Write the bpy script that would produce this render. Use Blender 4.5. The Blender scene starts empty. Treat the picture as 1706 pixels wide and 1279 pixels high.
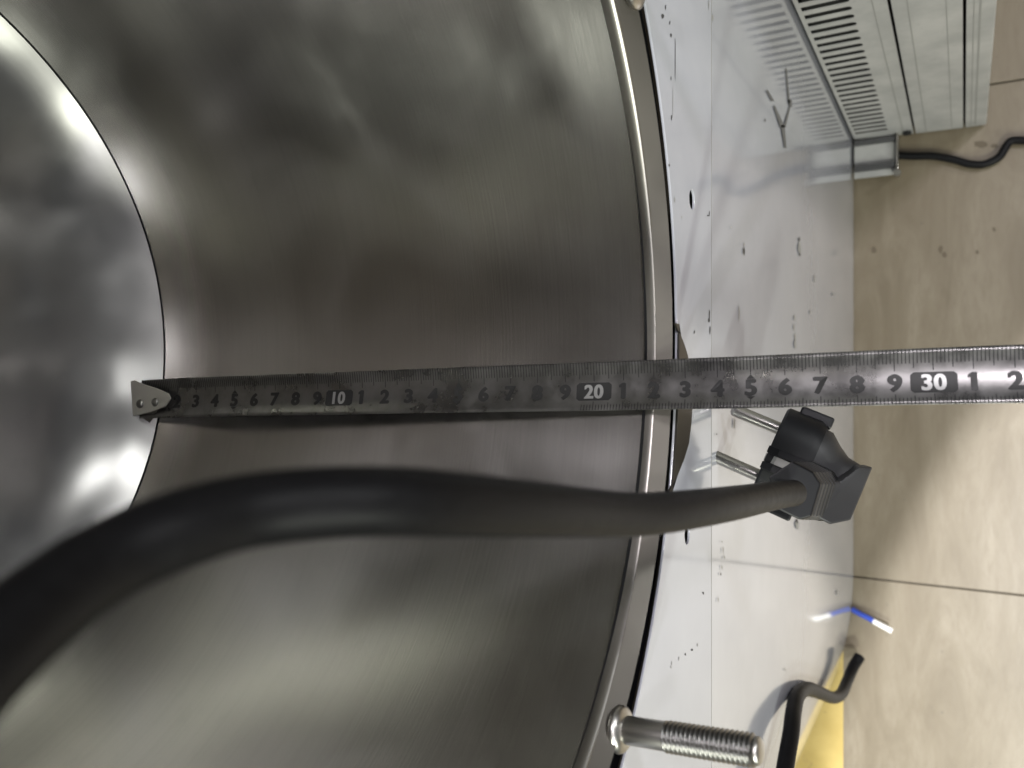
import bpy, bmesh, math, random
from mathutils import Vector, Matrix, noise
random.seed(7)
S = 0.01                                   # everything below is written in centimetres
scene = bpy.context.scene
# ------------------------------------------------------------------ camera
TH = math.radians(60.5)                    # pitch below the horizontal; the phone is held sideways, so picture-right is down
F = Vector((0, math.cos(TH), -math.sin(TH)))
R = Vector((0, -math.sin(TH), -math.cos(TH)))
D = Vector((-1, 0, 0))
C = Vector((0, -7.96, 73.0))
FP = 1330.0
cd = bpy.data.cameras.new('camera'); cam = bpy.data.objects.new('camera', cd)
scene.collection.objects.link(cam); scene.camera = cam
M = Matrix((R, -D, -F)).transposed().to_4x4(); M.translation = C * S
cam.matrix_world = M
cd.sensor_width = 36; cd.lens = 36 * FP / 1706
cd.clip_start = 0.005; cd.clip_end = 50
cd.dof.use_dof = True; cd.dof.focus_distance = 0.28; cd.dof.aperture_fstop = 15.0
scene.render.resolution_x = 1024; scene.render.resolution_y = 768
scene.view_settings.view_transform = 'Standard'; scene.view_settings.look = 'None'
scene.view_settings.exposure = -0.24; scene.view_settings.gamma = 1
# ------------------------------------------------------------------ light
w = bpy.data.worlds.new('World'); scene.world = w; w.use_nodes = True
w.node_tree.nodes['Background'].inputs[0].default_value = (0.80, 0.86, 1.0, 1)
w.node_tree.nodes['Background'].inputs[1].default_value = 0.07
def lamp(name, typ, loc, target, power, col, size=None, size_y=None, **k):
    l = bpy.data.lights.new(name, typ); l.energy = power; l.color = col
    if typ == 'AREA':
        l.shape = 'RECTANGLE'; l.size = size * S; l.size_y = (size_y or size) * S
    elif size is not None: l.shadow_soft_size = size * S
    for a, b in k.items(): setattr(l, a, b)
    o = bpy.data.objects.new(name, l); scene.collection.objects.link(o)
    o.location = Vector(loc) * S
    o.rotation_euler = (Vector(target) - Vector(loc)).to_track_quat('-Z', 'Y').to_euler()
    return o
lamp('highlight_lamp', 'AREA', (-140, -130, 115), (0, 10, 55), 19.0, (0.96, 1.0, 0.88), 11, 11)  # unseen lamps, these six, added by trial to set highlights on the drum steel
lamp('highlight_lamp', 'AREA', (-90, -130, 185), (0, 10, 55), 10.0, (0.97, 0.96, 1.0), 10, 10)
lamp('highlight_lamp', 'AREA', (-115, -60, 160), (0, 10, 52), 25.0, (0.97, 1.0, 0.88), 13, 13)
lamp('highlight_lamp', 'AREA', (72, -130, 112), (0, 10, 55), 7.5, (0.98, 0.99, 1.0), 10, 10)
lamp('highlight_lamp', 'AREA', (10, -130, 215), (0, 10, 55), 7.0, (1.0, 0.97, 1.0), 10, 10)
lamp('highlight_lamp', 'AREA', (140, -130, 150), (0, 10, 55), 4.0, (0.95, 0.99, 1.0), 12, 12)
lamp('overhead_lamp', 'AREA', (25, 12, 250), (0, -5, 0), 4.0, (1.0, 0.95, 0.90), 12, 8)
lamp('overhead_lamp', 'AREA', (88, -92, 250), (0, -10, 45), 26.0, (1.0, 0.94, 1.0), 22, 40)  # unseen lamp added to put a highlight on the tape's outer end
lamp('floor_edge_spot', 'SPOT', (-48, -86, 180), (-48, -86.01, 0), 410.0, (0.97, 0.97, 1.0), 1.5, spot_size=2 * math.atan(90 / 180), spot_blend=0.02)  # added spot; its cone rim stands in for the diagonal shadow edge

# ------------------------------------------------------------------ helpers
def ray(px, py): return F + R * ((px - 853) / FP) + D * ((py - 639.5) / FP)
def pd(px, py, d): return C + ray(px, py) * d                # the point a given depth in front of the lens
def on_y(px, py, y=0.0): r = ray(px, py); return C + r * ((y - C.y) / r.y)
def on_z(px, py, z=0.0): r = ray(px, py); return C + r * ((z - C.z) / r.z)
def on_x(px, py, x): r = ray(px, py); return C + r * ((x - C.x) / r.x)

def link(o, parent=None):
    scene.collection.objects.link(o)
    if parent: o.parent = parent; o.matrix_parent_inverse = parent.matrix_world.inverted()
    return o
def thing(name, label, cat, loc=(0, 0, 0), group=None):
    o = bpy.data.objects.new(name, None); o.location = Vector(loc) * S; o.empty_display_size = 0.01
    scene.collection.objects.link(o); bpy.context.view_layer.update()
    tag(o, label, cat, group); return o
def tag(o, label=None, cat=None, group=None, kind=None):
    if label: o['label'] = label
    if cat: o['category'] = cat
    if group: o['group'] = group
    if kind: o['kind'] = kind
    return o
def mesh(name, verts, faces, mat, parent=None, smooth=False, bevel=0, solid=0, auto=None):
    me = bpy.data.meshes.new(name)
    me.from_pydata([tuple(Vector(v) * S) for v in verts], [], faces)
    bm = bmesh.new(); bm.from_mesh(me)
    bmesh.ops.recalc_face_normals(bm, faces=bm.faces)
    bm.to_mesh(me); bm.free()
    me.materials.append(mat)
    for p in me.polygons: p.use_smooth = smooth
    o = bpy.data.objects.new(name, me); link(o, parent)
    if auto is not None:
        me.set_sharp_from_angle(angle=math.radians(auto))
    if solid:
        m = o.modifiers.new('s', 'SOLIDIFY'); m.thickness = solid * S; m.offset = 0
    if bevel:
        m = o.modifiers.new('b', 'BEVEL'); m.width = bevel * S; m.segments = 2; m.limit_method = 'ANGLE'; m.angle_limit = math.radians(35)
    return o
def box_vf(x0, x1, y0, y1, z0, z1):
    v = [(x, y, z) for z in (z0, z1) for y in (y0, y1) for x in (x0, x1)]
    f = [(0, 2, 3, 1), (4, 5, 7, 6), (0, 1, 5, 4), (2, 6, 7, 3), (0, 4, 6, 2), (1, 3, 7, 5)]
    return v, f
def box(name, b, mat, parent=None, bevel=0.03):
    v, f = box_vf(*b); return mesh(name, v, f, mat, parent, bevel=bevel)
def join_vf(lst):
    V, Fc = [], []
    for v, f in lst:
        n = len(V); V += [tuple(a) for a in v]; Fc += [tuple(i + n for i in q) for q in f]
    return V, Fc
def catmull(P, n=10):
    P = [Vector(p) for p in P]; Q = [P[0] * 2 - P[1]] + P + [P[-1] * 2 - P[-2]]; out = []
    for i in range(1, len(Q) - 2):
        a, b, c, d = Q[i - 1], Q[i], Q[i + 1], Q[i + 2]
        for k in range(n):
            t = k / n
            out.append(0.5 * ((2 * b) + (c - a) * t + (2 * a - 5 * b + 4 * c - d) * t * t + (3 * b - a - 3 * c + d) * t ** 3))
    out.append(P[-1]); return out
def tube_vf(pts, rad, n=20, caps=True):
    pts = [Vector(p) for p in pts]; N = len(pts)
    if not hasattr(rad, '__len__'): rad = [rad] * N
    V, Fc = [], []; ref = None
    for i, p in enumerate(pts):
        t = (pts[min(i + 1, N - 1)] - pts[max(i - 1, 0)]).normalized()
        if ref is None:
            ref = t.orthogonal().normalized()
        ref = (ref - t * ref.dot(t)).normalized(); b = t.cross(ref)
        for k in range(n):
            a = 2 * math.pi * k / n; V.append(p + (ref * math.cos(a) + b * math.sin(a)) * rad[i])
    for i in range(N - 1):
        for k in range(n):
            k2 = (k + 1) % n; Fc.append((i * n + k, i * n + k2, (i + 1) * n + k2, (i + 1) * n + k))
    if caps:
        Fc.append(tuple(range(n))[::-1]); Fc.append(tuple((N - 1) * n + k for k in range(n)))
    return V, Fc
def plate(name, outer, holes, tf, thick, mat, parent=None, bevel=0.0):
    """a sheet with real holes: 2D loops (cm) filled and extruded, mapped to 3D by tf(u,v,w)"""
    cu = bpy.data.curves.new(name, 'CURVE'); cu.dimensions = '2D'; cu.fill_mode = 'BOTH'; cu.extrude = thick / 2
    for lp in [outer] + holes:
        sp = cu.splines.new('POLY'); sp.points.add(len(lp) - 1)
        for p, q in zip(sp.points, lp): p.co = (q[0], q[1], 0, 1)
        sp.use_cyclic_u = True
    to = bpy.data.objects.new('tmp', cu); scene.collection.objects.link(to)
    dg = bpy.context.evaluated_depsgraph_get(); dg.update()
    me = bpy.data.meshes.new_from_object(to.evaluated_get(dg))
    bpy.data.objects.remove(to); bpy.data.curves.remove(cu)
    for v in me.vertices: v.co = Vector(tf(v.co.x, v.co.y, v.co.z)) * S
    bm = bmesh.new(); bm.from_mesh(me); bmesh.ops.remove_doubles(bm, verts=bm.verts, dist=1e-6)
    bmesh.ops.recalc_face_normals(bm, faces=bm.faces); bm.to_mesh(me); bm.free()
    me.materials.clear(); me.materials.append(mat); me.name = name
    for p in me.polygons: p.use_smooth = False
    o = bpy.data.objects.new(name, me); link(o, parent)
    if bevel:
        m = o.modifiers.new('b', 'BEVEL'); m.width = bevel * S; m.segments = 2; m.limit_method = 'ANGLE'; m.angle_limit = math.radians(50)
    return o
def circle(cx, cy, r, n=96, a0=0): return [(cx + r * math.cos(a0 + 2 * math.pi * i / n), cy + r * math.sin(a0 + 2 * math.pi * i / n)) for i in range(n)]

# ------------------------------------------------------------------ materials
def mat(name, col, rough=0.5, metal=0.0, coat=0.0, spec=0.5, ani=0.0):
    m = bpy.data.materials.new(name); m.use_nodes = True; b = m.node_tree.nodes['Principled BSDF']
    b.inputs['Base Color'].default_value = (*col, 1); b.inputs['Roughness'].default_value = rough
    b.inputs['Metallic'].default_value = metal; b.inputs['Coat Weight'].default_value = coat
    b.inputs['Specular IOR Level'].default_value = spec; b.inputs['Anisotropic'].default_value = ani
    return m
class N:
    def __init__(s, m): s.t = m.node_tree; s.b = s.t.nodes['Principled BSDF']
    def n(s, ty, **k):
        x = s.t.nodes.new(ty)
        for a, v in k.items():
            if a in x.inputs: x.inputs[a].default_value = v
            else: setattr(x, a, v)
        return x
    def l(s, a, b): s.t.links.new(a, b)
    def coords(s, scale=(1, 1, 1), rot=(0, 0, 0)):
        g = s.n('ShaderNodeNewGeometry'); mp = s.n('ShaderNodeMapping'); mp.inputs['Scale'].default_value = scale; mp.inputs['Rotation'].default_value = rot
        s.l(g.outputs['Position'], mp.inputs[0]); return mp.outputs[0]
    def noise(s, vec, scale, detail=4, rough=0.5, dist=0):
        x = s.n('ShaderNodeTexNoise'); x.inputs['Scale'].default_value = scale; x.inputs['Detail'].default_value = detail
        x.inputs['Roughness'].default_value = rough; x.inputs['Distortion'].default_value = dist; s.l(vec, x.inputs['Vector']); return x.outputs['Fac']
    def ramp(s, fac, stops):
        x = s.n('ShaderNodeValToRGB'); e = x.color_ramp.elements
        while len(e) > 1: e.remove(e[-1])
        e[0].position = stops[0][0]; e[0].color = (*stops[0][1], 1)
        for p, c in stops[1:]: q = e.new(p); q.color = (*c, 1)
        s.l(fac, x.inputs[0]); return x.outputs[0]
    def mrange(s, fac, a, b, lo=0.3, hi=0.7):
        x = s.n('ShaderNodeMapRange'); x.inputs[1].default_value = lo; x.inputs[2].default_value = hi
        x.interpolation_type = 'SMOOTHSTEP'; x.inputs[3].default_value = a; x.inputs[4].default_value = b; s.l(fac, x.inputs[0]); return x.outputs[0]
    def mix(s, fac, a, b, mode='MIX'):
        x = s.n('ShaderNodeMix', data_type='RGBA', blend_type=mode)
        for sock, val in ((x.inputs[0], fac), (x.inputs[6], a), (x.inputs[7], b)):
            if hasattr(val, 'links') or hasattr(val, 'is_linked'): s.l(val, sock)
            else: sock.default_value = val if not isinstance(val, tuple) else (*val, 1)
        return x.outputs[2]
    def bump(s, h, strength=0.2, dist=0.0002, prev=None):
        x = s.n('ShaderNodeBump'); x.inputs['Strength'].default_value = strength; x.inputs['Distance'].default_value = dist
        s.l(h, x.inputs['Height'])
        if prev: s.l(prev, x.inputs['Normal'])
        return x.outputs[0]

def steel(name, base, r0, r1, grain=(40, 900, 40), dent=0.0, gb=0.08, ds=9, ani=0.0, rot=0.0):
    m = mat(name, base, 0.3, 1.0, ani=ani); k = N(m)
    v = k.coords(grain); g = k.noise(v, 1.0, 5, 0.6)
    v2 = k.coords((1, 1, 1)); big = k.noise(v2, 22, 3, 0.5, 0.4); mid = k.noise(v2, 120, 5, 0.6); soft = k.noise(v2, ds, 0, 0.3)
    k.l(k.mrange(big, r0, r1), k.b.inputs['Roughness'])
    c = k.mix(k.mrange(big, 0, 1), tuple(x * 0.92 for x in base), tuple(min(1, x * 1.05) for x in base))
    c = k.mix(k.mrange(mid, 0, 0.2, 0.55, 0.8), c, tuple(x * 0.72 for x in base))
    if ani:
        st = k.noise(k.coords((12, 520, 12)), 1.0, 5, 0.6); c = k.mix(k.mrange(st, 0, 0.16, 0.40, 0.70), c, tuple(x * 0.72 for x in base))
    k.l(c, k.b.inputs['Base Color'])
    n = k.bump(g, gb, 0.0002)
    if dent: n = k.bump(soft, dent, 0.004, n)
    k.l(n, k.b.inputs['Normal'])
    if ani:
        t = k.n('ShaderNodeTangent'); t.direction_type = 'RADIAL'; t.axis = 'Y'; k.l(t.outputs[0], k.b.inputs['Tangent'])
        k.b.inputs['Anisotropic Rotation'].default_value = rot
    return m
M_drum = steel('brushed_drum_steel', (0.49, 0.48, 0.46), 0.19, 0.255, (30, 1100, 30), 0.03, 0.13, 10, 0.85, 0.25)
M_back = steel('dented_plate_steel', (0.42, 0.412, 0.395), 0.285, 0.36, (300, 300, 300), 0.55, 0.03, 34)
M_flange = steel('satin_flange_steel', (0.125, 0.116, 0.102), 0.42, 0.55, (200, 200, 200), 0.05, 0.04)
M_edge = mat('cut_steel_edge', (0.36, 0.345, 0.315), 0.38, 1.0)
M_chrome = steel('bright_bolt_steel', (0.50, 0.485, 0.455), 0.24, 0.36, (300, 300, 300), 0.05, 0.02)
M_thread = mat('dark_thread_steel', (0.26, 0.255, 0.245), 0.34, 1.0)
M_gap = mat('black_seal_and_gap', (0.008, 0.008, 0.009), 0.9, spec=0.1)
M_black = mat('black_plug_plastic', (0.006, 0.0065, 0.008), 0.45, spec=0.3)
M_grey = mat('worn_grey_plug_plastic', (0.034, 0.034, 0.036), 0.45, spec=0.4)
M_tapei = mat('black_tape_ink', (0.012, 0.012, 0.012), 0.45)
M_chip = mat('bare_chipped_paint', (0.05, 0.05, 0.052), 0.6)
M_scuff_seam = mat('grey_scuff_and_seam', (0.25, 0.25, 0.24), 0.5)
M_dark = mat('near_black_fill', (0.006, 0.006, 0.006), 0.8)  # near-black for shaded insides, also the dark screw
M_tapepaint = None
def white():
    m = mat('white_gloss_enamel', (0.70, 0.72, 0.74), 0.10, 0, 0.6); k = N(m)
    v = k.coords(); a = k.noise(v, 14, 4, 0.6); b = k.noise(v, 260, 4, 0.7)
    c = k.mix(k.mrange(a, 0, 1), (0.40, 0.41, 0.455), (0.44, 0.45, 0.495)); c = k.mix(k.mrange(b, 0, 0.5, 0.66, 0.78), c, (0.5, 0.5, 0.5))
    k.l(c, k.b.inputs['Base Color']); k.l(k.mrange(a, 0.10, 0.14), k.b.inputs['Roughness']); k.b.inputs['Coat Roughness'].default_value = 0.06
    k.l(k.bump(a, 0.012, 0.002), k.b.inputs['Normal']); return m
M_white = white()
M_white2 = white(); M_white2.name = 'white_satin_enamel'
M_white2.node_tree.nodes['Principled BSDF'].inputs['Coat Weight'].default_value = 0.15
def boxpaint():
    m = mat('grey_white_housing_paint', (0.42, 0.43, 0.43), 0.4); k = N(m)
    v = k.coords(); a = k.noise(v, 30, 5, 0.6); b = k.noise(v, 300, 3, 0.6)
    c = k.mix(k.mrange(a, 0, 1), (0.30, 0.30, 0.295), (0.40, 0.395, 0.385)); c = k.mix(k.mrange(b, 0, .6, .62, .75), c, (0.26, 0.25, 0.24))
    k.l(c, k.b.inputs['Base Color']); return m
M_box = boxpaint()
def rubber():
    m = mat('black_cord_rubber', (0.02, 0.02, 0.02), 0.45, spec=0.10); k = N(m)
    a = k.noise(k.coords(), 400, 4, 0.6); k.l(k.mrange(a, 0.42, 0.47), k.b.inputs['Roughness'])
    k.l(k.mix(k.mrange(a, 0, 1), (0.006, 0.006, 0.0064), (0.0075, 0.0075, 0.008)), k.b.inputs['Base Color']); return m
M_cord = rubber()
def tapesteel():
    m = mat('worn_tape_steel', (0.5, 0.5, 0.49), 0.3, 0.95); k = N(m)
    a = k.noise(k.coords(), 90, 5, 0.65); b = k.noise(k.coords((60, 900, 60)), 1, 3)
    k.l(k.mix(k.mrange(a, 0, 1), (0.175, 0.17, 0.165), (0.26, 0.255, 0.25)), k.b.inputs['Base Color'])
    k.l(k.mrange(a, 0.24, 0.36), k.b.inputs['Roughness']); k.l(k.bump(b, 0.05, 0.0002), k.b.inputs['Normal']); return m
M_tape = tapesteel()
def tilemat():
    m = mat('beige_travertine_tile', (0.4, 0.36, 0.29), 0.42); k = N(m)
    v = k.coords((1.0, 3.6, 1), (0, 0, 1.2)); a = k.noise(v, 9, 6, 0.62, 0.8); b = k.noise(k.coords((1, 2, 1)), 55, 5, 0.65, 0.3); s = k.noise(k.coords(), 150, 3, 0.5)
    c = k.ramp(a, [(0.3, (0.11, 0.088, 0.056)), (0.5, (0.145, 0.120, 0.081)), (0.7, (0.182, 0.155, 0.111))])
    fs = k.noise(k.coords((1.0, 4.0, 1), (0, 0, 1.25)), 60, 6, 0.7, 0.5); c = k.mix(k.mrange(fs, 0, 0.5, 0.45, 0.68), c, (0.125, 0.10, 0.065))
    c = k.mix(k.mrange(b, 0, 0.55, 0.5, 0.75), c, (0.14, 0.116, 0.075)); c = k.mix(k.mrange(s, 0, 0.85, 0.70, 0.76), c, (0.10, 0.085, 0.06))
    k.l(c, k.b.inputs['Base Color']); k.l(k.bump(b, 0.15, 0.0006), k.b.inputs['Normal']); return m
M_tile = tilemat()
M_grout = mat('dirty_grout', (0.12, 0.105, 0.08), 0.9)
def yellow():
    m = mat('yellow_floor_tape', (0.5, 0.36, 0.08), 0.5); k = N(m)
    a = k.noise(k.coords(), 40, 5, 0.6); b = k.noise(k.coords(), 90, 4, 0.7)
    c = k.mix(k.mrange(a, 0, 1), (0.34, 0.25, 0.07), (0.40, 0.30, 0.095)); c = k.mix(k.mrange(b, 0, 0.8, 0.62, 0.7), c, (0.22, 0.16, 0.06))
    k.l(c, k.b.inputs['Base Color']); return m
M_yellow = yellow()

M_stain = mat('brown_floor_stain', (0.085, 0.066, 0.04), 0.6)
# ------------------------------------------------------------------ the floor
fl = mesh('floor', *box_vf(-260, 260, -260, 200, -1.2, -0.25), M_grout); tag(fl, kind='structure')
for ix in range(-6, 6):
    for iy in range(-6, 4):
        x0 = -16.3 + 39.8 * ix; y0 = -27.0 + 39.8 * iy
        if abs(x0) > 190 or abs(y0) > 150: continue
        if ix == -6 and iy == -6: pass
        if 'TILE' not in globals():
            v, f = box_vf(0.07, 39.73, 0.07, 39.73, -0.9, 0.0)
            TILE = mesh('tile', v, f, M_tile, fl, bevel=0.04); o = TILE
        else:
            o = TILE.copy(); scene.collection.objects.link(o)
        o.location = Vector((x0, y0, 0)) * S
# yellow marking tape on the floor
a = 0.95
v, f = box_vf(-75, -22.6, a, a + 5.0, 0.03, 0.07)
for (px, py, ra, rb) in ((1634, 240, 13, 7), (1657, 243, 7, 4), (1456, 416, 5, 6), (1567, 415, 4, 7), (1573, 424, 5, 5), (1628, 420, 3, 4), (1656, 382, 3, 4)):
    K = 14; mesh('dirt_mark', [on_z(px + ra * math.cos(2 * math.pi * q / K) * random.uniform(.7, 1.15), py + rb * math.sin(2 * math.pi * q / K) * random.uniform(.7, 1.15), 0.012) for q in range(K)], [tuple(range(K))], M_stain, fl)
yt = mesh('floor_marking_tape', v, f, M_yellow)
tag(yt, 'scuffed yellow marking tape stuck to the floor beside the white cabinet', 'floor tape')

# ------------------------------------------------------------------ the white cabinet
cab = thing('machine_cabinet', 'white glossy sheet metal cabinet front with large round drum opening', 'cabinet', (0, 0, 0))
OC = Vector((1.45, 73 - 7.77)); OR = 17.01       # opening: x, z, radius
ZF = 44.25                                        # the seam below the opening
foot = [(60, 0), (-15.3, 0), (-17.5, 0.06), (-20, 0.30), (-22.5, 0.78), (-24.6, 1.35), (-27, 2.25), (-30, 3.6), (-33.6, 5.4), (-38, 8.2), (-46, 14)]
tf0 = lambda u, v, w_: (u, 0.04 + w_, v)
# upper sheet: flat part with the opening and two bolt holes
def hole_at(px, py, rx, rz):
    p = on_y(px, py, 0); return [(p.x + rx * math.cos(t * math.pi / 10), p.z + rz * math.sin(t * math.pi / 10)) for t in range(20)]
up = plate('upper_panel', [(60, ZF), (60, 92), (-15.9, 92), (-15.9, ZF)],
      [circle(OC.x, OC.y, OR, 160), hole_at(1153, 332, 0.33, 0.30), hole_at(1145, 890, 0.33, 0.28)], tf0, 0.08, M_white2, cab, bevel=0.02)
box('hole_backing', (-14, 14, 0.30, 0.34, ZF + .2, 48.0), M_dark, cab, 0)  # dark sheet in place of the shade seen through the bolt holes
v, f = box_vf(-15.8, 60, -0.006, 0.02, ZF - .035, ZF + 0.01); mesh('seam_shade', v, f, M_scuff_seam, cab)  # grey strip painted in as the shadow gap along the seam
# lower sheet, 1 mm behind, wrapping round the corner
def swept(name, path, z0, z1, off, mt, parent, thick=0.08, nz=12):
    V = []; Fc = []; n = len(path)
    for o_ in (0, thick):
        for j in range(nz + 1):
            z = z0 + (z1 - z0) * j / nz
            for (x, y) in path: V.append((x, y + off + o_, z))
    B = (nz + 1) * n
    for j in range(nz):
        for i in range(n - 1):
            q = (j * n + i, j * n + i + 1, (j + 1) * n + i + 1, (j + 1) * n + i); Fc.append(q); Fc.append(tuple(x + B for x in q))
    for i in range(n - 1): Fc.append((i, i + 1, B + i + 1, B + i)); Fc.append((nz * n + i, nz * n + i + 1, B + nz * n + i + 1, B + nz * n + i))
    for j in range(nz): Fc.append((j * n, j * n + n, B + j * n + n, B + j * n)); Fc.append((j * n + n - 1, j * n + 2 * n - 1, B + j * n + 2 * n - 1, B + j * n + n - 1))
    return mesh(name, V, Fc, mt, parent, smooth=True, auto=40)
lower = [(x, y) for x, y in foot]
fine = [(60, 0), (25, 0), (8, 0)] + [tuple(p[:2]) for p in catmull([Vector((a, b, 0)) for a, b in foot[1:]], 5)]
swept('lower_panel', fine, 0.25, ZF - 0.02, 0.13, M_white, cab)
swept('corner_panel', [(x, y) for x, y in fine if x < -15.9], ZF + 0.0, 92, 0.05, M_white, cab)
# black sheet standing in for the dark hollow behind the panels
box('hollow_backing', (-30, 60, 26, 27, 1, 90), M_gap, cab, 0)
# seal ring in the gap, flange ring, curved steel tab below the opening
def ring(name, c0, r0, y0, c1, r1, y1, mt, parent, n=160, smooth=True):
    V = []
    for c, r, y in ((c0, r0, y0), (c1, r1, y1)):
        for i in range(n):
            t = 2 * math.pi * i / n; V.append((c.x + r * math.cos(t), y, c.y + r * math.sin(t)))
    return mesh(name, V, [(i, (i + 1) % n, n + (i + 1) % n, n + i) for i in range(n)], mt, parent, smooth=smooth)
FC = Vector((1.44, 73 - 9.13)); FR = 15.12
IC = Vector((1.30, 73 - 9.76)); IR = 14.20
seal = ring('rubber_seal', OC, OR + 0.6, 0.35, Vector((1.44, 73 - 9.2)), FR - 0.5, 0.75, M_gap, cab)
# ------------------------------------------------------------------ the drum
drum = thing('washer_drum', 'large open stainless steel drum with brushed curved wall seen from its mouth', 'drum', (1.3, 10, 50))
HC = Vector((1.34, 73 - 8.48)); HR = 13.32
Y0, Y1 = 0.69, 21.0
ring('flange_ring', FC, FR, -0.02, Vector((1.32, 73 - 9.66)), IR + 0.10, 0.42, M_flange, drum)
ring('flange_edge', FC, FR, -0.02, FC, FR, 0.6, M_gap, drum)
# rolled edge at the mouth
V = []; nn = 200; prof = [(0.10, 0.42), (0.05, 0.40), (0.01, 0.43), (-0.01, 0.50), (-0.02, 0.62), (0, 0.80)]
for i in range(nn):
    t = 2 * math.pi * i / nn
    wob = 0.035 * math.sin(t * 3 + 1.0) + 0.02 * math.sin(t * 11)
    for dr, y in prof:
        r = IR + dr + (wob if dr < 0.09 and y < 0.79 else 0) ; V.append((IC.x + r * math.cos(t), y, IC.y + r * math.sin(t)))
m_ = len(prof)
mesh('rolled_lip', V, [(i * m_ + j, i * m_ + j + 1, ((i + 1) % nn) * m_ + j + 1, ((i + 1) % nn) * m_ + j) for i in range(nn) for j in range(m_ - 1)], M_edge, drum, smooth=True)
# wall
V = []; nn = 240; ny = 60
for j in range(ny + 1):
    f_ = j / ny; y = 0.78 + (Y1 - 0.78) * f_; c = IC.lerp(HC, f_); uu = max(0.0, (y - 16.3) / (Y1 - 16.3)); ub = min(1.0, (y - 0.78) / 10.0)
    r = IR + (HR - IR) * f_ + 1.2 * (f_ ** 0.8 - uu ** 3.0)
    for i in range(nn):
        t = 2 * math.pi * i / nn; V.append((c.x + r * math.cos(t), y, c.y + r * math.sin(t)))
mesh('drum_wall', V, [(j * nn + i, j * nn + (i + 1) % nn, (j + 1) * nn + (i + 1) % nn, (j + 1) * nn + i) for j in range(ny) for i in range(nn)], M_drum, drum, smooth=True)
# seam bead and dished back plate
nn = 240
V = []
prof = [(0.0, Y1 - 0.06), (-0.02, Y1 - 0.045), (-0.02, Y1 - 0.02)]
for i in range(nn):
    t = 2 * math.pi * i / nn
    for dr, y in prof: V.append((HC.x + (HR + dr) * math.cos(t), y, HC.y + (HR + dr) * math.sin(t)))
mesh('seam_groove', V, [(i * 3 + j, i * 3 + j + 1, ((i + 1) % nn) * 3 + j + 1, ((i + 1) % nn) * 3 + j) for i in range(nn) for j in range(2)], M_gap, drum, smooth=True)
V = []; rr = [1 - 0.9 * (i / 48) for i in range(49)]
for q in rr:
    y = Y1 + 1.6 * (1 - q ** 6.0)
    for i in range(nn):
        t = 2 * math.pi * i / nn; x_, z_ = HC.x + (HR - 0.04) * q * math.cos(t), HC.y + (HR - 0.04) * q * math.sin(t)
        e = min(1.0, (1 - q) * 9)
        V.append((x_, y + e * (0.16 * noise.noise((x_ * 0.34, z_ * 0.34, 3.0)) + 0.022 * noise.noise((x_ * 0.9, z_ * 0.9, 7.0))), z_))
Fc = [(j * nn + i, j * nn + (i + 1) % nn, (j + 1) * nn + (i + 1) % nn, (j + 1) * nn + i) for j in range(len(rr) - 1) for i in range(nn)]
Fc.append(tuple((len(rr) - 1) * nn + i for i in range(nn)))
mesh('back_plate', V, Fc, M_back, drum, smooth=True)
# beige tab below the opening
chord = []
cx, half = -0.9, 2.75
top = OC.y - OR
pts = [on_y(*p, -0.06) for p in ((1124, 538), (1128, 548), (1134, 560), (1140, 575), (1145, 592), (1150, 615), (1153, 645), (1153, 675), (1151, 705), (1147, 738), (1139, 765), (1128, 792), (1112, 822))]
poly = [(p.x, p.z) for p in pts] + [(pts[-1].x, pts[-1].z + 0.12)]
for i in range(9):
    x = pts[-1].x + (pts[0].x - pts[-1].x) * i / 8
    poly.append((x, OC.y - math.sqrt((OR + 0.0) ** 2 - (x - OC.x) ** 2) + 0.02))
plate('steel_tab', poly, [], lambda u, v, w_: (u, -0.05 + w_, v), 0.06, M_flange, cab)

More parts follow.
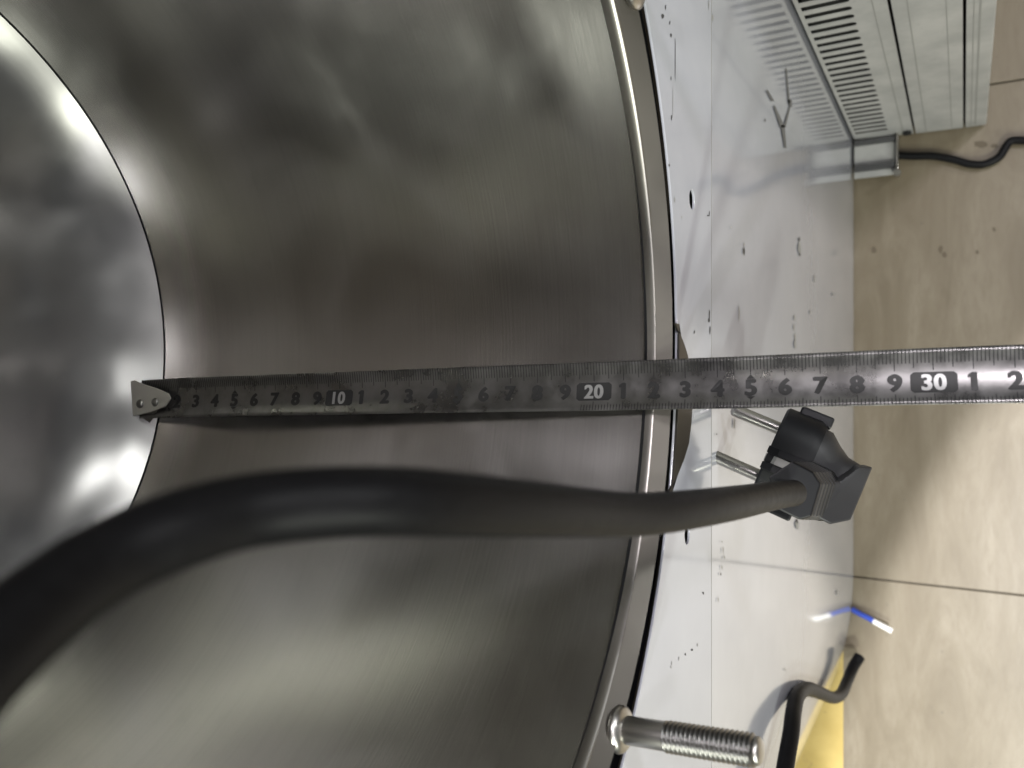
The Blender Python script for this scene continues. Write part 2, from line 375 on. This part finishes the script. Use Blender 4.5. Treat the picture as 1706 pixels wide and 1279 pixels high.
# paint chips and scuffs: (px, py, half width, half length in picture pixels, dark?)
chips = [(1104, 27, 2.6, 4, 1), (1109, 12, 1, 5, 1), (1116, 38, 1, 4, 1), (1118, 59, 1.6, 4, 1), (1118, 130, .9, 4, 1), (1119, 196, 1.2, 5, 1), (1115, 275, 1.6, 3, 1),
         (1187, 29, 2, 6, 0), (1181, 8, .8, 9, 0), (1125, 100, .7, 38, 1), (1121, 165, .6, 30, 0), (1182, 355, 1, 4, 1), (1180, 359, 2.4, 1.2, 1), (1124, 333, 1.2, 6, 0), (1136, 362, 1, 2, 0),
         (1240, 419, 2, 7, 1), (1240, 407, 1, 3, 0), (1218, 378, 1, 1.5, 0), (1332, 412, 3.2, 14, 0), (1332, 398, 2, 4, 1), (1333, 424, 1.4, 3, 1),
         (1182, 525, 1.0, 10, 1), (1181, 533, 2, 5, 1), (1183, 549, 1.4, 8, 1), (1157, 553, 1.2, 3, 1), (1232, 520, .8, 18, 0), (1324, 530, 1.6, 6, 0), (1323, 545, 1, 6, 0), (1325, 572, 2.2, 8, 0), (1325, 560, 1, 6, 0),
         (1350, 520, 1.2, 4, 0), (1357, 463, 1, 7, 0), (1388, 490, 1.8, 3, 0), (1275, 200, 1, 3, 1),
         (1224, 706, 1.3, 12, 0), (1184, 806, 1.6, 3, 1), (1328, 874, 3.2, 9, 0), (1328, 868, 1.4, 4, 1), (1194, 723, 1, 2, 1), (1245, 690, 1.2, 10, 0),
         (1203, 902, .8, 2, 1), (1205, 917, .7, 7, 0), (1207, 928, .8, 3, 0), (1203, 945, .8, 5, 0), (1201, 956, 1, 3, 1), (1172, 988, 1.8, 2.4, 1), (1197, 1000, .8, 5, 0),
         (1119, 1105, 1, 4, 0), (1131, 1097, 1, 4, 0), (1142, 1090, 1.1, 3, 1), (1153, 1082, 2, 2.2, 1), (1162, 1074, 1, 3, 0), (1118, 1111, 1.4, 2.4, 0), (1308, 1115, 1, 3, 0), (1395, 987, 2, 4, 0)]
for (px, py, a, b, dk) in chips:
    yy = -0.008 if px < 1184 else 0.082
    V = []; K = 9
    for q in range(K):
        t = 2 * math.pi * q / K; j = random.uniform(0.6, 1.15)
        V.append(on_y(px + a * math.cos(t) * j, py + b * math.sin(t) * j, yy))
    mesh('paint_chip' if dk else 'paint_scuff', V, [tuple(range(K))], M_chip if dk else M_scuff_seam, cab)
# long claw shaped scratch near the vents
V, Fc = [], []
for (x0, y0, x1, y1, a, b) in ((1278, 150, 1288, 168, 1.5, 2.4), (1290, 176, 1304, 212, 1.6, 4), (1304, 208, 1309, 246, 3.2, 1.6), (1310, 114, 1315, 172, 1, 1.4), (1316, 166, 1318, 178, 3, 2), (1316, 178, 1307, 212, 1, 2.0)):
    q = [on_y(x0 - a, y0, 0.08), on_y(x0 + a, y0, 0.08), on_y(x1 + b, y1, 0.08), on_y(x1 - b, y1, 0.08)]
    n0 = len(V); V += q; Fc.append((n0, n0 + 1, n0 + 2, n0 + 3))
mesh('claw_scratch', V, Fc, mat('dull_grey_scratch', (0.12, 0.12, 0.12), 0.5), cab)

# ------------------------------------------------------------------ the vented housing
BX = 20.3
hs = thing('vented_housing', 'grey painted metal housing with a column of louvre slots standing against the white cabinet', 'housing', (30, -5, 0))
ZT = 66.0
z = 73 - 70.1; tfx = lambda u, v, w_: (BX + 0.05 + w_, -u, v)
zb = z - 1.07 / 2; V = []; Fc = []
def face2(pts):
    n0 = len(V); V.extend(tfx(a_, b_, -0.04) for a_, b_ in pts); Fc.append(tuple(range(n0, n0 + len(pts))))
face2([(0.06, 1.4), (4.42, 0.6), (4.42, zb), (0.06, zb)])
while z < ZT - 3:
    y0_, y1_ = 0.28, 2.72; h = 0.29; ar = [(y1_ - h + h * math.sin(t * math.pi / 12), h * math.cos(t * math.pi / 12)) for t in range(0, 7)]
    for sg in (1, -1):
        face2([(0.06, z), (y0_, z), (y0_, z + sg * h)] + [(a_, z + sg * b_) for a_, b_ in ar] + [(4.42, z), (4.42, z + sg * 0.535), (0.06, z + sg * 0.535)])
    for sg in (1, -1):      # the folded-in rim of the slot
        pr = [(y0_, z), (y0_, z + sg * h)] + [(a_, z + sg * b_) for a_, b_ in ar]
        for (a1, b1), (a2, b2) in zip(pr, pr[1:]):
            n0 = len(V); V.extend([tfx(a1, b1, -.04), tfx(a2, b2, -.04), tfx(a2, b2, .01), tfx(a1, b1, .01)]); Fc.append((n0, n0 + 1, n0 + 2, n0 + 3))
    z += 1.07
face2([(0.06, z - 0.535), (4.42, z - 0.535), (4.42, ZT), (0.06, ZT)])
n0 = len(V); V.extend([tfx(4.42, .6, -.04), tfx(4.42, ZT, -.04), tfx(4.42, ZT, .1), tfx(4.42, .6, .1)]); Fc.append((n0, n0 + 1, n0 + 2, n0 + 3))
mesh('slotted_plate', V, Fc, M_box, hs)
plate('middle_plate', [(4.58, 0.55), (7.92, 0.3), (7.92, ZT), (4.58, ZT)], [], tfx, 0.08, M_box, hs, bevel=0.03)
plate('outer_plate', [(8.08, 0.3), (9.45, 0.3), (9.45, ZT), (8.08, ZT)], [], tfx, 0.08, M_box, hs, bevel=0.03)
for (u, wd) in ((3.72, .035), (5.35, .03), (7.15, .02), (8.75, .05), (8.45, .025)):
    v, f = box_vf(BX - 0.012, BX + 0.03, -u - wd, -u + wd, 0.8, ZT - 0.4); mesh('panel_crease', v, f, M_scuff_seam, hs)
box('slot_backing', (BX + 0.8, 52, -9.3, -0.2, 0.4, ZT - 0.1), M_dark, hs, 0)  # near-black block in place of the shade behind the slots
box('front_plate', (BX + 0.1, 52, -9.5, -9.38, 0.3, ZT), M_box, hs)
box('top_plate', (BX, 52, -9.45, -0.1, ZT, ZT + 0.1), M_box, hs)
v, f = tube_vf([(BX - 0.25, -4.0, 1.5), (BX + 0.1, -4.0, 1.5)], 0.32, 12); mesh('screw', v, f, M_dark, hs, smooth=True, auto=40)
v, f = tube_vf([(BX - 0.06, -5.05, 27.1), (BX + 0.05, -5.05, 27.1)], 0.33, 20); mesh('knockout', v, f, M_box, hs, smooth=True, auto=40)
# foot bracket
box('foot_plate', (17.1, BX, -3.15, -0.02, 0.9, 1.0), M_box, hs, 0.02)
box('foot_rib', (19.75, 20.05, -3.1, -0.1, 1.0, 1.5), M_chip, hs, 0.02)
box('foot_rib', (17.6, 18.05, -3.1, -0.1, 1.0, 1.5), M_chip, hs, 0.02)
box('foot_edge', (17.0, 21.6, -3.35, -3.2, 0.2, 1.7), M_edge, hs, 0.05)
v, f = tube_vf([(17.0, -3.3, 1.55), (17.0, -3.3, 1.95)], 0.28, 12); mesh('rivet', v, f, M_edge, hs, smooth=True, auto=40)
# cable on the floor beside it
P = [on_z(px, py, 0.5) for px, py in ((1486, 258), (1520, 260), (1556, 260), (1590, 266), (1615, 273), (1640, 273), (1664, 262), (1675, 246), (1684, 235), (1706, 234), (1760, 238))]
v, f = tube_vf(catmull(P, 8), 0.30, 14); o = mesh('power_cable', v, f, M_cord, None, True, auto=60)
tag(o, 'thin black cable lying on the floor tiles beside the vented grey housing', 'cable')
# cable by the yellow tape, rising towards the camera
P = [pd(1432, 1094, 66.0), pd(1422, 1110, 65.5), pd(1412, 1133, 64), pd(1402, 1155, 61), pd(1388, 1162, 57), pd(1366, 1154, 51), pd(1345, 1147, 46.5), pd(1329, 1158, 42.8), pd(1322, 1185, 40.6), pd(1318, 1220, 39), pd(1308, 1279, 37.4), pd(1300, 1340, 36)]
Q = catmull(P, 8); v, f = tube_vf(Q, [0.44 - 0.04 * min(1, i / (len(Q) * .6)) for i in range(len(Q))], 16); o = mesh('bent_cable', v, f, M_cord, None, True, auto=60)
tag(o, 'kinked black cable rising off the yellow floor tape at the cabinet corner', 'cable')
# blue wire with a white sleeve
wire = thing('cut_wire', 'short cut blue wire with a white tip on the floor by the cabinet edge', 'wire', on_z(1450, 1035, 0.3))
P = [on_z(px, py, z_) for px, py, z_ in ((1420, 1015, .35), (1432, 1022, .55), (1446, 1029, .7), (1456, 1035, .8))]
v, f = tube_vf(catmull(P, 5), 0.22, 12); mesh('blue_sleeve', v, f, mat('blue_wire_plastic', (0.035, 0.075, 0.42), 0.35), wire, True, auto=60)
P = [on_z(px, py, z_) for px, py, z_ in ((1455, 1034.5, .8), (1470, 1042.5, .9), (1486, 1051, 1.0))]
v, f = tube_vf(catmull(P, 5), 0.22, 12); mesh('white_tip', v, f, mat('white_sleeve_plastic', (0.85, 0.84, 0.80), 0.3), wire, True, auto=60)

# ------------------------------------------------------------------ bolts in the flange
def thread_vf(p0, ax, length, r, pitch, n=28):
    ax = ax.normalized(); e1 = ax.orthogonal().normalized(); e2 = ax.cross(e1)
    K = int(length / pitch * 10); V, Fc = [], []
    for i in range(K + 1):
        for k in range(n):
            ph = ((i / 10 - k / n) % 1.0); tri = 1 - abs(2 * ph - 1); rr_ = r * (0.84 + 0.16 * min(1, tri * 1.25))
            if i > K - 8: rr_ *= 1 - 0.035 * (i - (K - 8))
            t = 2 * math.pi * k / n
            V.append(p0 + ax * (length * i / K) + (e1 * math.cos(t) + e2 * math.sin(t)) * rr_)
    for i in range(K):
        for k in range(n):
            k2 = (k + 1) % n; Fc.append((i * n + k, i * n + k2, (i + 1) * n + k2, (i + 1) * n + k))
    return V, Fc
def lathe_vf(p0, ax, prof, n=36):
    ax = ax.normalized(); e1 = ax.orthogonal().normalized(); e2 = ax.cross(e1); V, Fc = [], []
    for a, r in prof:
        for k in range(n):
            t = 2 * math.pi * k / n; V.append(p0 + ax * a + (e1 * math.cos(t) + e2 * math.sin(t)) * r)
    m2 = len(prof)
    for i in range(m2 - 1):
        for k in range(n):
            k2 = (k + 1) % n; Fc.append((i * n + k, i * n + k2, (i + 1) * n + k2, (i + 1) * n + k))
    Fc.append(tuple(range(n))); Fc.append(tuple((m2 - 1) * n + k for k in range(n)))
    return V, Fc
def bolt(p0, p1, label):
    ax = p1 - p0; L = ax.length; ax.normalize()
    b = thing('flange_bolt', label, 'bolt', p0, 'steel bolts through the drum flange')
    v, f = lathe_vf(p0, ax, [(-0.06, .50), (-0.03, .60), (0.04, .63), (0.12, .61), (0.2, .52), (0.26, .40)]); mesh('collar', v, f, M_chrome, b, True, auto=45)
    v, f = lathe_vf(p0, ax, [(0.2, .37), (1.40, .37), (1.42, .36)]); mesh('shank', v, f, M_chrome, b, True, auto=45)
    v, f = thread_vf(p0 + ax * 1.40, ax, L - 1.40 - 0.10, 0.405, 0.125); mesh('thread', v, f, M_thread, b, True, auto=50)
    v, f = lathe_vf(p0 + ax * (L - 0.13), ax, [(0, .335), (0.05, .33), (0.10, .27), (0.13, .17), (0.14, .02)]); mesh('rounded_end', v, f, M_chrome, b, True, auto=60)
    return b
b0 = on_y(1031, 1214, 0.12); 
b1 = pd(1270, 1252, 19.3)
bolt(b0, b1, 'bright steel bolt with a threaded end sticking out of the flange beside the kinked cable')
q0 = on_y(1052, -21, 0.1)
bolt(q0, q0 + Vector((0.2, -3.6, 0.2)), 'steel bolt above the tape, only its glinting round collar showing at the frame edge')

# ------------------------------------------------------------------ the tape measure
LIFT = 0.962
def tape_axis(s):
    if s > 60: s = 60
    dep = (89.6 - s) * 0.378 * LIFT
    x = (231.1 + 26.8 * s) / (1 - 0.011163 * s)
    cs = [(-1, 667), (2, 662), (10, 655), (20, 643.5), (25, 636), (30, 626), (33, 620.5), (45, 590)]
    for (a, ya), (b, yb) in zip(cs, cs[1:]):
        if s <= b or b == 45: y = ya + (yb - ya) * (s - a) / (b - a); break
    return pd(x, y, dep)
A0, A1 = tape_axis(0), tape_axis(32)
AX = (A1 - A0).normalized()
WD = 1.56; ARC = 0.16
def tp(s, v, off=0.0):
    """v 0..1 from the upper (millimetre) edge to the lower edge; off = height above the face"""
    c = tape_axis(s); side = Vector((1, 0, 0)); side = (side - AX * side.dot(AX)).normalized(); up = AX.cross(side); 
    if up.z < 0: up = -up
    tw = math.radians(-10 + 4 * max(0, (12 - s) / 12)); side2 = side * math.cos(tw) + up * math.sin(tw); up2 = up * math.cos(tw) - side * math.sin(tw)
    q = 0.5 - v
    return c + side2 * (q * WD) + up2 * (ARC * (4 * q * q) - ARC + off)
tm = thing('tape_measure', 'long steel tape measure blade hooked on the drum seam and reaching out past the rim', 'tape measure', A0)
V = []; ns = 120; nv = 12; s0, s1 = 0.1, 40
for i in range(ns + 1):
    for j in range(nv + 1): V.append(tp(s0 + (s1 - s0) * i / ns, j / nv))
mesh('blade', V, [(i * (nv + 1) + j, i * (nv + 1) + j + 1, (i + 1) * (nv + 1) + j + 1, (i + 1) * (nv + 1) + j) for i in range(ns) for j in range(nv)], M_tape, tm, smooth=True, solid=0.016)
OF = 0.014
V, Fc = [], []
def tick(s, v0, v1, wd):
    K = 3; n0 = len(V)
    for k in range(K + 1):
        v = v0 + (v1 - v0) * k / K; V.append(tp(s - wd / 2, v, OF)); V.append(tp(s + wd / 2, v, OF))
    for k in range(K): Fc.append((n0 + 2 * k, n0 + 2 * k + 1, n0 + 2 * k + 3, n0 + 2 * k + 2))
for mm in range(3, 380):
    s = mm / 10
    e = 0.38 if mm % 10 == 0 else (0.33 if mm % 5 == 0 else 0.25)
    tick(s, 0.01, e, 0.026)
    if mm > 195:
        e = 0.80 if mm % 10 == 0 else (0.83 if mm % 5 == 0 else 0.87)
        tick(s, 0.99, e, 0.022)
mesh('graduation_marks', V, Fc, M_tapei, tm)
def text_mesh(txt, size, bold):
    cu = bpy.data.curves.new('t', 'FONT'); cu.body = txt; cu.size = size; cu.offset = bold; cu.extrude = 0; cu.align_x = 'CENTER'; cu.resolution_u = 5; cu.space_character = 1.08
    to = bpy.data.objects.new('t', cu); scene.collection.objects.link(to)
    dg = bpy.context.evaluated_depsgraph_get(); dg.update(); me = bpy.data.meshes.new_from_object(to.evaluated_get(dg))
    bpy.data.objects.remove(to); V_ = [tuple(v.co) for v in me.vertices]; F_ = [tuple(p.vertices) for p in me.polygons]
    bpy.data.meshes.remove(me); return V_, F_
VC = 0.595     # centre line of the numerals
CACHE = {}
M_rev = mat('bare_numeral_steel', (0.42, 0.42, 0.415), 0.4, 0.8)
for cm in range(2, 38):
    big = cm % 10 == 0
    txt = str(cm) if big else str(cm % 10)
    if txt not in CACHE:
        vv, ff = text_mesh(txt, 0.62, 0.014)
        xs = [a[0] for a in vv]; ys = [a[1] for a in vv]; cxx = (min(xs) + max(xs)) / 2; cyy = (min(ys) + max(ys)) / 2; hh = max(ys) - min(ys)
        CACHE[txt] = ([((a[0] - cxx), (a[1] - cyy) * (0.485 if not big else .46) / hh) for a in vv], ff)
    vv, ff = CACHE[txt]
    wx = 1.18 if not big else 1.0
    if big:
        BV, BF = [], []; K = 12; hw, hh = 0.60, 0.29
        loop = []
        for qx, qy, a0 in ((1, 1, 0), (-1, 1, 90), (-1, -1, 180), (1, -1, 270)):
            for k in range(4):
                t = math.radians(a0 + k * 30); loop.append((qx * (hw - .09) + .09 * math.cos(t), qy * (hh - .09) + .09 * math.sin(t)))
        # strips across the width so that the label follows the blade's curve
        rows = [hh - 2 * hh * k / 8 for k in range(9)]
        for yq in rows:
            over = max(0, abs(yq) - (hh - .09)); xh = hw - .09 + math.sqrt(max(0, .09 ** 2 - over ** 2))
            BV.append(tp(cm - xh, VC - yq / WD, OF)); BV.append(tp(cm + xh, VC - yq / WD, OF))
        BF = [(2 * k, 2 * k + 1, 2 * k + 3, 2 * k + 2) for k in range(8)]
        lb = mesh('number_label', BV, BF, M_tapei, tm)
        V2, F2 = [], []
        for li, dx in enumerate((-.014, .014)):
            n0 = len(V2); V2 += [tp(cm + a * wx + dx, VC - b / WD, OF + 0.014 + li * .0015) for a, b in vv]; F2 += [tuple(i + n0 for i in q) for q in ff]
        mesh('numeral', V2, F2, M_rev, lb)
    else:
        lay = [([(a * wx + dx, b + dy) for a, b in vv], ff) for dx, dy in ((-.03, 0), (.03, 0), (0, .016), (0, -.016))]
        if txt == '1': lay.append(([(-.15, .11), (-.02, .13), (-.0, .243), (-.06, .243), (-.15, .19)], [(0, 1, 2, 3, 4)]))
        V2, F2 = [], []
        for li, (pp, qq) in enumerate(lay):
            n0 = len(V2); V2 += [tp(cm + a, VC - b / WD, OF + 0.003 + li * 0.0015) for a, b in pp]; F2 += [tuple(i + n0 for i in q) for q in qq]
        mesh('numeral', V2, F2, M_tapei, tm)
    if cm % 5 == 0 and not big:
        mesh('arrow_mark', [tp(cm, 0.34, OF + .002), tp(cm - .13, 0.425, OF + .002), tp(cm + .13, 0.425, OF + .002)], [(0, 1, 2)], M_tapei, tm)
        mesh('arrow_mark', [tp(cm, 0.83, OF + .002), tp(cm - .13, 0.765, OF + .002), tp(cm + .13, 0.765, OF + .002)], [(0, 1, 2)], M_tapei, tm)
# the end hook with its two rivets and bent lip
def hk(px, py, d=0.0): return pd(px, py, 32.55 - 0.364 * (px - 231) / 28 - 0.12 + d)
hv = [hk(*q) for q in ((205, 640), (225, 633), (240, 640), (262, 647), (281, 655), (285, 664), (276, 677), (252, 686), (222, 693), (206, 690), (201, 676), (201, 655))]
M_hook = mat('worn_bright_hook_steel', (0.75, 0.74, 0.70), 0.35, 0.9)
mesh('end_hook', hv, [tuple(range(len(hv)))], M_hook, tm, solid=0.07, bevel=0.02)
mesh('hook_lip', [hk(203, 686), hk(264, 681), hk(250, 704, .7), hk(236, 717, .9), hk(224, 709, .8)], [(0, 1, 2, 3, 4)], M_edge, tm, solid=0.07, bevel=0.02)
up_ = tp(0.5, .5, 1) - tp(0.5, .5, 0)
for s_, v_ in ((0.25, .62), (1.1, .60)):
    vv, ff = lathe_vf(tp(s_, v_, .22), up_, [(0, .17), (.08, .19), (.16, .13), (.18, .02)], 16); mesh('rivet', vv, ff, M_thread, tm, True, auto=60)
# clear stop at the blade end, catching the light
# ------------------------------------------------------------------ the cord
def W(cx, cy, width, dia=0.80): return pd(cx, cy, dia * FP / width)
prf = [(1322, 821, 43), (1290, 825, 46), (1250, 833, 52), (1200, 841.5, 59), (1120, 852.5, 67), (1050, 858.5, 73), (975, 854, 81), (900, 848.5, 90), (800, 843, 101), (700, 836, 111), (600, 834.5, 116),
       (500, 840, 119), (400, 852, 123), (300, 880, 131), (200, 922, 137), (100, 985, 148), (0, 1069, 163), (-120, 1195, 182), (-260, 1380, 205), (-400, 1600, 230)]
P = catmull([W(*q) for q in prf], 8)
for _ in range(25): P = [P[0]] + [P[i] * 0.5 + (P[i - 1] + P[i + 1]) * 0.25 for i in range(1, len(P) - 1)] + [P[-1]]
vv, ff = tube_vf(P, 0.41, 32)
# ------------------------------------------------------------------ the plug
pl = thing('power_plug', 'black two pin power plug whose thick cord sweeps close past the camera', 'plug', pd(1320, 770, 29))
mesh('cord', vv, ff, M_cord, pl, True, auto=60)
cr = lambda u, v, w_: R * u + D * v + F * w_        # lens axes to world
pdir = cr(-.86, -.385, .335).normalized()
qdir = cr(-.38, .925, .0); qdir = (qdir - pdir * qdir.dot(pdir)).normalized()
ndir = pdir.cross(qdir).normalized()
if ndir.dot(F) > 0: ndir = -ndir                    # points to the camera
root = pd(1281, 753, 29.6)
def lp(a, q, n): return root - pdir * a + qdir * q + ndir * n
def loft(secs, mt, nm, parent, K=40, ex=2.0, caps=True, auto=40):
    V, Fc = [], []
    for (a, rq, rn, oq, on, e) in secs:
        for k in range(K):
            t = 2 * math.pi * k / K; c, s = math.cos(t), math.sin(t)
            V.append(lp(a, oq + rq * math.copysign(abs(c) ** (2 / e), c), on + rn * math.copysign(abs(s) ** (2 / e), s)))
    for i in range(len(secs) - 1):
        for k in range(K):
            k2 = (k + 1) % K; Fc.append((i * K + k, i * K + k2, (i + 1) * K + k2, (i + 1) * K + k))
    Fc.append(tuple(range(K))); Fc.append(tuple((len(secs) - 1) * K + k for k in range(K)))
    return mesh(nm, V, Fc, mt, parent, True, auto=auto)
loft([(0, 1.72, 1.42, 0, 0, 2.3), (.08, 1.80, 1.5, 0, 0, 2.3), (1.25, 1.82, 1.5, 0, 0, 2.3), (1.5, 1.70, 1.42, 0, 0, 2.3)], M_black, 'front_body', pl)
loft([(1.40, 1.58, 1.34, 0, 0, 2.3), (1.75, 1.56, 1.28, 0, 0, 2.3), (2.15, 1.22, 1.0, 0, 0, 2.2), (2.55, .98, .84, .03, 0, 2.2), (3.0, .90, .66, .03, 0, 2.4), (3.3, .88, .56, .03, 0, 2.6)], M_grey, 'rear_body', pl)
for q in (-0.95, 0.95):
    vv, ff = lathe_vf(lp(0.05, q, 0), pdir, [(0, .235), (1.72, .235), (1.84, .21), (1.9, .13), (1.92, .01)], 20); mesh('pin', vv, ff, M_chrome, pl, True, auto=60)
# the earth strips in their grooves, on the side facing the camera and on the far side
for sg in (1, -1):
    V = []
    for a, n in ((-0.02, 1.30), (0.35, 1.50), (1.0, 1.535), (1.45, 1.53)):
        for q in (-.14, .14): V.append(lp(a, q + 0.25, sg * (n + .02)))
    mesh('earth_strip', V, [(0, 1, 3, 2), (2, 3, 5, 4), (4, 5, 7, 6)], mat('dull_strip_metal', (0.33, 0.33, 0.31), 0.4, 0.7), pl, solid=0.05)
    for q in (-.30, .30):
        V = []
        for a, n in ((-0.03, 1.40), (0.35, 1.515), (1.45, 1.52)):
            for e in (-.13, .13): V.append(lp(a, q + e + 0.25, sg * (n + .05)))
        mesh('groove_rail', V, [(0, 1, 3, 2), (2, 3, 5, 4)], M_black, pl, solid=0.12, bevel=0.02)
# raised keys on the narrow ends
for sg in (-1, 1):
    V, Fc = join_vf([([lp(a, sg * q, n) for a in (0.42, 1.62) for q in (1.6, 2.03) for n in (-.42, .42)], [(0, 1, 3, 2), (4, 6, 7, 5), (0, 4, 5, 1), (2, 3, 7, 6), (0, 2, 6, 4), (1, 5, 7, 3)])])
    mesh('side_key', V, Fc, M_black, pl, bevel=0.08)
# the ribbed cable boot: hexagonal slabs stacked towards the camera
bd = (W(1290, 825, 46) - W(1322, 821, 43)).normalized()
hexf = [(1322, 768), (1356, 786), (1369, 806), (1353, 860), (1333, 866), (1294, 847), (1281, 795)]
def hexat(dx, dep, grow=1.0):
    cx = sum(p[0] for p in hexf) / 7; cy = sum(p[1] for p in hexf) / 7
    return [pd(cx + (p[0] - cx) * grow + dx, cy + (p[1] - cy) * grow + dx * 0.03, dep) for p in hexf]
def prism(nm, A, B, mt, parent, bevel=0.03):
    n = len(A); V = list(A) + list(B)
    Fc = [tuple(range(n)), tuple(range(n, 2 * n))] + [(i, (i + 1) % n, n + (i + 1) % n, n + i) for i in range(n)]
    return mesh(nm, V, Fc, mt, parent, bevel=bevel)
prism('cable_boot', hexat(-1, 25.4), hexat(2, 25.9), M_black, pl, 0.06)
x = 3; d0 = 25.95
for k in range(5):
    prism('boot_rib', hexat(x, d0, 1.0), hexat(x + 3.4, d0 + 0.20, 1.0), M_grey, pl, 0.03)
    prism('boot_groove', hexat(x + 3.4, d0 + 0.20, .95), hexat(x + 6, d0 + .34, .95), M_black, pl, 0)
    x += 5.6; d0 += 0.33
prism('boot_base', hexat(x - 1, d0, 1.03), hexat(x + 6, d0 + 0.9, 1.03), M_black, pl, 0.05)
# the flat grip at the tail
tail_a = [pd(px, py, d) for px, py, d in ((1368, 800, 27.0), (1400, 802, 27.3), (1432, 778, 27.6), (1455, 778, 27.9), (1441, 812, 27.6), (1418, 867, 27.2), (1384, 874, 26.9), (1360, 862, 26.8))]
off_ = F * 0.9 + R * 0.1
prism('tail_grip', tail_a, [p + off_ for p in tail_a], M_grey, pl, 0.08)
